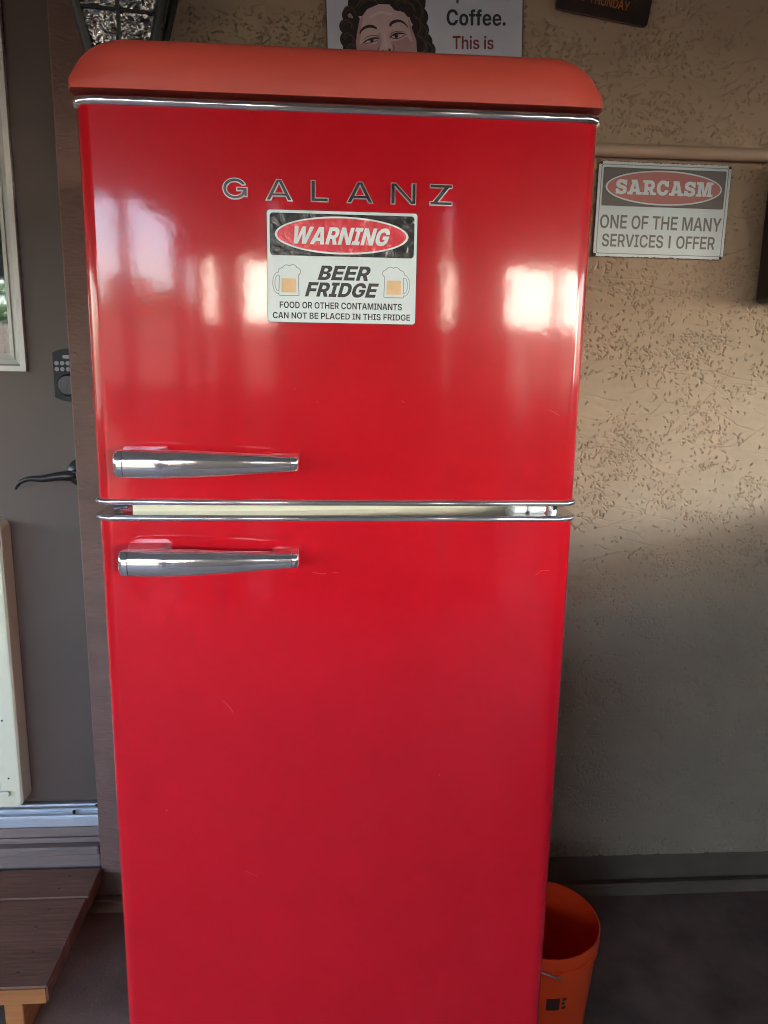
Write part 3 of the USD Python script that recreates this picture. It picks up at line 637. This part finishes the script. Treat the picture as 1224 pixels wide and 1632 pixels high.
def slab_word():
    caps = []
    x = 0; H = .0305; t = .0052; st_w = .0088
    def add(poly, adv):
        nonlocal x
        caps.append(affinity.translate(poly, x, 0)); x += adv
    T = affinity
    def S():
        a = fit_text('S', 0, .026, 0, H, 900); return a.union(sbox(.0215, H * .60, .0255, H * .99)).union(sbox(.0005, .0003, .0045, H * .38))
    def A():
        a = fit_text('A', .002, .030, 0, H, 900); return a.union(sbox(-.001, 0, .0120, t)).union(sbox(.0195, 0, .0335, t)).union(sbox(.0075, H - .0048, .0205, H))
    def R():
        a = fit_text('R', .004, .029, 0, H, 900); return a.union(sbox(0, 0, .0150, t)).union(sbox(0, H - t, .012, H)).union(sbox(.0190, 0, .0325, t))
    def C():
        a = fit_text('C', 0, .0275, 0, H, 900); return a.union(sbox(.0232, H * .58, .0272, H))
    def M_():
        a = fit_text('M', .004, .035, 0, H, 900); return a.union(sbox(0, 0, .0135, t)).union(sbox(.0255, 0, .0395, t)).union(sbox(0, H - t, .009, H)).union(sbox(.030, H - t, .0395, H))
    add(S(), .0285); add(A(), .0345); add(R(), .0335); add(C(), .0305); add(A(), .0345); add(S(), .0285); add(M_(), .0395)
    u = unary_union(caps); b = u.bounds
    return T.translate(T.scale(T.translate(u, -b[0], 0), .223 / (b[2] - b[0]), 1, origin=(0, 0)), -.1105, .0330)
sp_('lettering', slab_word(), 'sign_white', -.0095, .0003)
sp_('lettering', fit_text('ONE OF THE MANY', -.1405, .1400, -.0400, .0285, 640), 'grey_text', -.0086, .0003)
sp_('lettering', fit_text('SERVICES', -.1330, .0085, -.0790, .0270, 640), 'grey_text', -.0086, .0003)
sp_('lettering', sbox(.0215, -.0790, .0257, -.0520), 'grey_text', -.0086, .0003)
sp_('lettering', fit_text('OFFER', .0390, .1290, -.0790, .0270, 640), 'grey_text', -.0086, .0003)
for cx_, cz_ in ((-.148, -.097), (.147, .096), (.1455, -.0965), (-.1465, .0965)):
    sp_('nail', Point(cx_, cz_).buffer(.0032), 'screw', -.0086, .0012)

cs = Thing('tin_sign', 'pale blue tin sign with a dark haired woman above the fridge', 'sign', (.185, 0, 2.07), 'tin signs on the stucco wall')
CR = .035; CA = (.185, 2.0645)
edge = rrect(-.209, -.157, .209, .157, .008)
def cp2(name, poly, m, y, depth=.0003, parent=None): return cs.add(name, on_wall(extr(poly, depth), y, CR, CA), m, False, parent)
cp2('tin_plate', edge, 'rust', -.002, .004)
cp2('printed_face', edge.buffer(-.0022), 'blue_white', -.006, .0004)
# artwork measured on the sign: a, b -> sign coordinates
def q(a, b):
    X = -.0513 + .000395 * a; Z = 2.1358 + .0000169 * a - .000353 * b
    dx, dz = X - CA[0], Z - CA[1]; c, s = math.cos(CR), math.sin(CR)
    return (c * dx + s * dz, -s * dx + c * dz)
def poly(pts): return Polygon([q(*p) for p in pts]).buffer(.0006)
def blob(a, b, r): return Point(*q(a, b)).buffer(r * .000375)
def stroke(pts, w0): return LineString([q(*p) for p in pts]).buffer(w0 * .000375 / 2)
hair = unary_union([blob(*c) for c in ((190, 85, 42), (172, 145, 38), (182, 215, 44), (200, 262, 46), (240, 25, 62), (330, -25, 85), (430, -30, 90), (520, 15, 78), (560, 95, 52), (568, 165, 50), (590, 230, 48), (612, 275, 44), (560, 285, 45), (300, 30, 60), (215, 180, 40), (210, 120, 40), (605, 330, 40), (215, 320, 38))])
face = poly([(232, 185), (244, 115), (285, 55), (345, 28), (400, 30), (430, 62), (478, 72), (508, 110), (522, 160), (546, 220), (553, 290), (545, 345), (520, 400), (470, 450), (400, 470), (340, 450), (280, 400), (245, 340), (232, 280), (228, 230)])
neck = poly([(320, 420), (480, 420), (490, 520), (300, 520)])
cp2('hair', hair, 'hair', -.0064)
cp2('neck', neck, 'skin_pink', -.0064)
fc = cp2('face', face, 'skin', -.0067)
rg2 = np.random.default_rng(4)
waves = [[(160, 60), (178, 40), (205, 45), (215, 75)], [(150, 130), (168, 112), (195, 122), (200, 150)], [(160, 205), (178, 182), (205, 195), (208, 225)], [(178, 262), (200, 240), (222, 255)], [(225, 40), (260, 5), (300, -5), (330, 12)], [(240, 20), (285, -25), (340, -38)],
         [(350, 5), (395, -20), (450, -10), (480, 20)], [(430, 20), (470, 5), (515, 25), (530, 60)], [(520, -10), (560, 20), (575, 70), (560, 110)], [(530, 90), (560, 110), (570, 150), (552, 190)], [(575, 130), (600, 165), (595, 210)], [(556, 200), (585, 215), (600, 255), (585, 285)], [(610, 235), (635, 262), (630, 295)]]
def spl(p): return smooth_path(p, 16)[:, :2] if len(p) > 2 else p
cp2('curls', unary_union([stroke(spl([(*c_, 0) for c_ in w_]), 7) for w_ in waves] + [stroke([(a_ + 10, b_ + 12) for a_, b_ in spl([(*c_, 0) for c_ in w_])], 3.5) for w_ in waves]).difference(face), 'hair_mid', -.0067)
cp2('flower', blob(192, 88, 11).union(blob(203, 96, 7)), 'skin_pink', -.0070, .0003)
shade = unary_union([poly([(240, 245), (262, 240), (300, 246), (345, 240), (352, 292), (320, 330), (262, 320), (240, 290)]), poly([(414, 228), (450, 226), (496, 205), (528, 235), (545, 300), (500, 330), (430, 300)]), poly([(336, 196), (352, 182), (362, 230), (352, 268), (340, 250)]), poly([(230, 185), (240, 130), (262, 82), (252, 150), (246, 220), (244, 300), (232, 280)]), poly([(500, 96), (522, 150), (546, 220), (553, 290), (545, 345), (534, 250), (515, 170)]), poly([(400, 195), (412, 180), (420, 165), (410, 215)])]).intersection(face)
cp2('cheeks', shade, 'skin_pink', -.0070, .0002, fc)
cp2('highlight', unary_union([stroke([(378, 190), (382, 225), (388, 262)], 9), stroke([(300, 95), (350, 70), (410, 80)], 14)]).intersection(face), 'skin_light', -.0072, .0002, fc)
def taper(pts, ws):
    pts = spl([(*c_, 0) for c_ in pts]); ws = np.interp(np.linspace(0, 1, len(pts)), np.linspace(0, 1, len(ws)), ws)
    return unary_union([LineString([q(*pts[i]), q(*pts[i + 1])]).buffer(.000375 * .5 * (ws[i] + ws[i + 1]) / 2) for i in range(len(pts) - 1)])
cp2('eyebrow', taper([(247, 188), (256, 166), (278, 150), (305, 146), (332, 156)], [4, 11, 15, 15, 10]), 'hair', -.0074, .0002, fc)
cp2('eyebrow', taper([(408, 142), (418, 126), (446, 117), (474, 124), (502, 152)], [12, 16, 14, 10, 4]), 'hair', -.0074, .0002, fc)
cp2('eye', taper([(262, 238), (285, 222), (315, 212), (346, 210)], [3, 9, 11, 6]).union(taper([(268, 236), (300, 236), (338, 222)], [3, 4, 3])).union(blob(310, 222, 10)), 'hair', -.0074, .0002, fc)
cp2('eye', taper([(410, 206), (430, 190), (458, 184), (494, 190)], [6, 10, 10, 3]).union(taper([(416, 208), (445, 212), (484, 197)], [3, 4, 3])).union(blob(440, 199, 10)), 'hair', -.0074, .0002, fc)
cp2('eyelid', taper([(268, 216), (300, 198), (340, 198)], [2, 4, 3]).union(taper([(412, 190), (440, 174), (486, 178)], [3, 4, 2])), 'hair_mid', -.0074, .0002, fc)
cp2('eye_white', unary_union([blob(288, 229, 4.5), blob(332, 219, 4), blob(464, 198, 5), blob(420, 202, 3.5)]), 'skin_light', -.0077, .0002, fc)
cp2('nose_shade', unary_union([blob(371, 280, 6), blob(406, 274, 8), taper([(350, 255), (345, 275), (356, 288)], [3, 4, 3]), taper([(424, 250), (430, 268), (420, 282)], [3, 4, 3])]), 'hair_mid', -.0074, .0002, fc)
cp2('lips', poly([(335, 345), (370, 335), (395, 342), (420, 333), (452, 340), (425, 372), (390, 380), (355, 370)]), 'lips', -.0072, .0002, fc)
def ct(text, x0, x1, base, cap, w, m):
    p0, p1 = np.array([x0 - CA[0], base - CA[1]]), np.array([x1 - CA[0], base - CA[1]])
    c, s = math.cos(CR), math.sin(CR)
    a0 = (c * p0[0] + s * p0[1], -s * p0[0] + c * p0[1])
    cp2('lettering', fit_text(text, a0[0], a0[0] + (x1 - x0), a0[1], cap, w), m, -.0064, .0003)
ct('Step Aside', .193, .366, 2.1465, .026, 700, 'ink')
ct('Coffee.', .229, .355, 2.0985, .0300, 720, 'ink')
ct('This is', .243, .331, 2.0535, .0250, 640, 'maroon')
ct('a job for', .228, .352, 2.0155, .0250, 640, 'maroon')

ds = Thing('tin_sign', 'tilted dark brown tin sign with orange lettering, high on the wall', 'sign', (.57, 0, 2.28), 'tin signs on the stucco wall')
DR = math.radians(-8.0)
dw, dh = .205, .30
c, s = math.cos(DR), math.sin(DR)
bl = np.array([.4575, 2.1385])
DA = (bl[0] + c * dw / 2 - s * dh / 2, bl[1] + s * dw / 2 + c * dh / 2)
def dp(name, poly_, m, y, depth=.0004): return ds.add(name, on_wall(extr(poly_, depth), y, DR, DA), m, False)
dp('tin_plate', rrect(-dw / 2, -dh / 2, dw / 2, dh / 2, .009), 'rust', -.006, .004)
dp('printed_face', rrect(-dw / 2 + .0015, -dh / 2 + .0015, dw / 2 - .0015, dh / 2 - .0015, .008), 'brown_sign', -.010, .0004)
dp('lettering', fit_text('THUNDAY', -.032, .0560, -dh / 2 + .0245, .0175, 520), 'orange_ink', -.0104, .0003)
dp('lettering', fit_text('DAY', .030, .0745, -dh / 2 + .0475, .0175, 520), 'orange_ink', -.0104, .0003)
dp('tick_mark', LineString([(-.050, -dh / 2 + .033), (-.045, -dh / 2 + .027), (-.035, -dh / 2 + .041)]).buffer(.0018), 'orange_ink', -.0104, .0003)

# ------------------------------------------------------------------ wall lantern
ln = Thing('wall_lantern', 'black wall lantern with hammered glass panes, upper left of the fridge', 'lantern', (-.41, -.14, 1.9))
LC = np.array([-.412, -.135]); LR = math.radians(8)
def lp_(u, v, zz):      # u, v in half-widths
    hw = .0585 + (zz - 1.965) * .24
    a, b = u * hw, v * hw
    return np.array([LC[0] + math.cos(LR) * a - math.sin(LR) * b, LC[1] + math.sin(LR) * a + math.cos(LR) * b, zz])
zb, zt = 1.885, 2.20
def bar(p, q_, r):
    return trimesh.creation.cylinder(radius=r, segment=[p, q_], sections=8)
for u, v in ((-1, -1), (1, -1), (1, 1), (-1, 1)):
    ln.add('corner_post', bar(lp_(u, v, zb), lp_(u, v, zt), .0085), 'lantern', False)
sides = [((-1, -1), (1, -1)), ((1, -1), (1, 1)), ((1, 1), (-1, 1)), ((-1, 1), (-1, -1))]
for (a, b) in sides:
    f = lambda t, zz, k=1.0: lp_((a[0] + (b[0] - a[0]) * t) * k, (a[1] + (b[1] - a[1]) * t) * k, zz)
    ln.add('pane', hull(np.array([f(t, zz, k) for t in (.02, .98) for zz in (zb, zt) for k in (.95, .915)])), 'hammered', False)
    ln.add('glazing_bar', bar(f(.5, zb), f(.5, zt), .0035), 'lantern', False)
    ln.add('glazing_bar', bar(f(0, 2.022), f(1, 2.022), .0033), 'lantern', False)
    for zz in (zb, zt): ln.add('rail', bar(f(0, zz), f(1, zz), .009), 'lantern', False)
ln.add('roof', hull(np.array([lp_(u * 1.25, v * 1.25, zt) for u in (-1, 1) for v in (-1, 1)]), np.array([lp_(u * .25, v * .25, 2.275) for u in (-1, 1) for v in (-1, 1)])), 'lantern', False)
ln.add('base', hull(np.array([lp_(u, v, zb - .005) for u in (-1, 1) for v in (-1, 1)]), np.array([lp_(u * .3, v * .3, zb - .03) for u in (-1, 1) for v in (-1, 1)])), 'lantern', False)
ln.add('arm', tube(smooth_path([(-.412, -.03, 2.12), (-.412, -.02, 2.20), (-.412, -.04, 2.30), (-.412, -.10, 2.32), (-.412, -.135, 2.27)], 24), .008, 10), 'lantern', True)
ln.add('back_plate', cb(-.472, -.018, 1.98, -.352, -.0005, 2.36, .004), 'lantern')

# ------------------------------------------------------------------ orange bucket
BC = (.440, -.372)
bk = Thing('plastic_bucket', 'orange plastic bucket with a wire bail on the floor right of the fridge', 'bucket', (BC[0], BC[1], 0))
prof = [(0, .012), (.098, .012), (.1005, .02), (.1165, .232), (.1185, .240), (.1212, .2405), (.1222, .236), (.1215, .2155), (.1180, .214), (.1172, .2085), (.1200, .207), (.1198, .1945), (.1160, .193), (.1015, .008), (.098, 0), (0, 0)]
bm = trimesh.creation.revolve(np.array(prof)[::-1], sections=72); bm.apply_translation((BC[0], BC[1], 0))
if bm.volume < 0: bm.invert()
bk.add('pail', bm, 'orange', 30)
ea = math.atan2(-1.0, .08)
e0 = np.array([BC[0] + .121 * math.cos(ea), BC[1] + .121 * math.sin(ea), .2]); e1 = np.array([BC[0] - .121 * math.cos(ea), BC[1] - .121 * math.sin(ea), .2])
for e in (e0, e1):
    d = (e - np.array([BC[0], BC[1], .2])) / .121
    bk.add('ear', cyl(e - d * .006, e + d * .005, .011, 16), 'orange', 30)
ax = (e1 - e0) / np.linalg.norm(e1 - e0); side = np.cross(ax, [0, 0, 1.]); side *= -1 if side[0] > 0 else 1
arc = [(e0 + e1) / 2 - ax * .127 * math.cos(t) + (side * .94 + np.array([0, 0, .34])) * .134 * math.sin(t) for t in np.linspace(0, np.pi, 40)]
bk.add('bail', tube(np.array([e0] + [*arc] + [e1]), .0019, 8), 'zinc', True)
def on_pail(x0, x1, z0, z1):
    vs, fs = [], []
    n = 8
    for i in range(n + 1):
        a = x0 + (x1 - x0) * i / n
        for zz in (z0, z1):
            r = np.interp(zz, [.008, .193], [.1015, .116]) + .0006
            vs.append((BC[0] + r * math.cos(a), BC[1] + r * math.sin(a), zz))
    for i in range(n): fs += [(2 * i, 2 * i + 2, 2 * i + 3), (2 * i, 2 * i + 3, 2 * i + 1)]
    return trimesh.Trimesh(vs, fs, process=False)
a0 = -math.pi / 2 - .13
lb = bk.add('printed_label', on_pail(a0, a0 + .25, .112, .142), 'labeldark', True)
for k in range(3):
    bk.add('print_mark', on_pail(a0 + .29, a0 + .38 - .03 * (k == 1), .113 + k * .0105, .120 + k * .0105), 'labeldark', True, lb)

# ------------------------------------------------------------------ things at the right edge
wb = Thing('wall_box', 'black box fixed to the stucco at the right edge of the view', 'box', (1.12, 0, 1.55))
wb.add('housing', cb(.968, -.12, 1.545, 1.32, -.001, 1.835, .008), 'blackbox')
wb.add('front_panel', cb(.983, -.126, 1.56, 1.305, -.1205, 1.82, .002), 'blackbox')
gr = Thing('added_grill', 'unseen black vinyl covered grill added to shade the lower wall', 'grill', (1.6, -.6, 0))  # out of view, added to keep light off the lower wall
gr.add('cover', hull(np.array([(a, b, zz) for a in (1.20, 2.15) for b in (-1.0, -.10) for zz in (.02, .80)]), np.array([(a, b, 1.10) for a in (1.22, 2.1) for b in (-.95, -.14)])), 'cover', False)
br = Thing('added_bar_counter', 'unseen stucco bar counter added behind the viewer to shade the lower wall', 'bar', (1.6, -2.3, 0))  # unseen blocker, added so the wall darkens towards the floor
br.add('base', bx(.78, -2.5, 0, 3.0, -2.2, 1.20), 'stucco_stem', False)
br.add('counter_top', cb(.72, -2.6, 1.201, 3.05, -2.12, 1.245, .006), 'deck', False)

# ------------------------------------------------------------------ beyond the patio (seen in the reflections)
fn = Thing('garden_fence', 'brown garden fence across the yard beyond the patio', 'fence', (0, -8, 0))
for k in range(40):
    x0 = -10 + k * .5
    fn.add('board', bx(x0, -8.02, -.06, x0 + .49, -8.0, 1.74 + .01 * (k % 3)), 'fence', False)
sh = Thing('neighbour_house', 'long pale neighbouring house behind the fence on the right', 'house', (3, -10, 0))
sh.add('wall', bx(-1.75, -18.0, -.06, 16.2, -10.4, 2.86), 'shed', False)
sh.add('roof', bx(-1.85, -18.1, 2.861, 16.3, -10.3, 3.0), 'shed', False)
def tree(x, y, h, r, lab, n=2600, seed=1):
    g = np.random.default_rng(seed)
    t = Thing('garden_tree', lab, 'tree', (x, y, -.06), 'trees beyond the fence')
    t.add('trunk', tube([(x, y, -.06), (x + .05, y, h * .3), (x - .05, y, h * .6), (x, y + .05, h * .85)], [.14, .11, .07, .03], 8), 'bark', True)
    cs_ = g.normal(0, 1, (26, 3)); cs_ /= np.linalg.norm(cs_, axis=1)[:, None]; cs_ *= g.uniform(.2, .8, (26, 1)) * np.array([r, r * .8, h * .36]); cs_ += (x, y, h * .62)
    c_ = cs_[g.integers(0, 26, n)] + g.normal(0, r * .17, (n, 3))
    c_[:, 2] = np.clip(c_[:, 2], .4, h)
    u = g.normal(0, 1, (n, 3)); u /= np.linalg.norm(u, axis=1)[:, None]; w = np.cross(u, g.normal(0, 1, (n, 3))); w /= np.linalg.norm(w, axis=1)[:, None]
    s_ = g.uniform(.08, .17, (n, 1))
    v = np.stack([c_ - u * s_, c_ + w * s_ * .5, c_ + u * s_, c_ - w * s_ * .5], 1).reshape(-1, 3)
    k = np.arange(n)[:, None] * 4
    t.add('crown', trimesh.Trimesh(v, np.vstack([k + [0, 1, 2], k + [0, 2, 3]]), process=False), 'leaf', False)
tree(-4.6, -11.5, 2.6, 1.5, 'low leafy tree furthest left behind the fence', seed=1)
tree(-2.6, -12.0, 2.5, 1.4, 'low leafy tree second from the left behind the fence', seed=2)
tree(-7.2, -10.5, 2.9, 1.7, 'leafy tree at the far left end of the fence', seed=3)
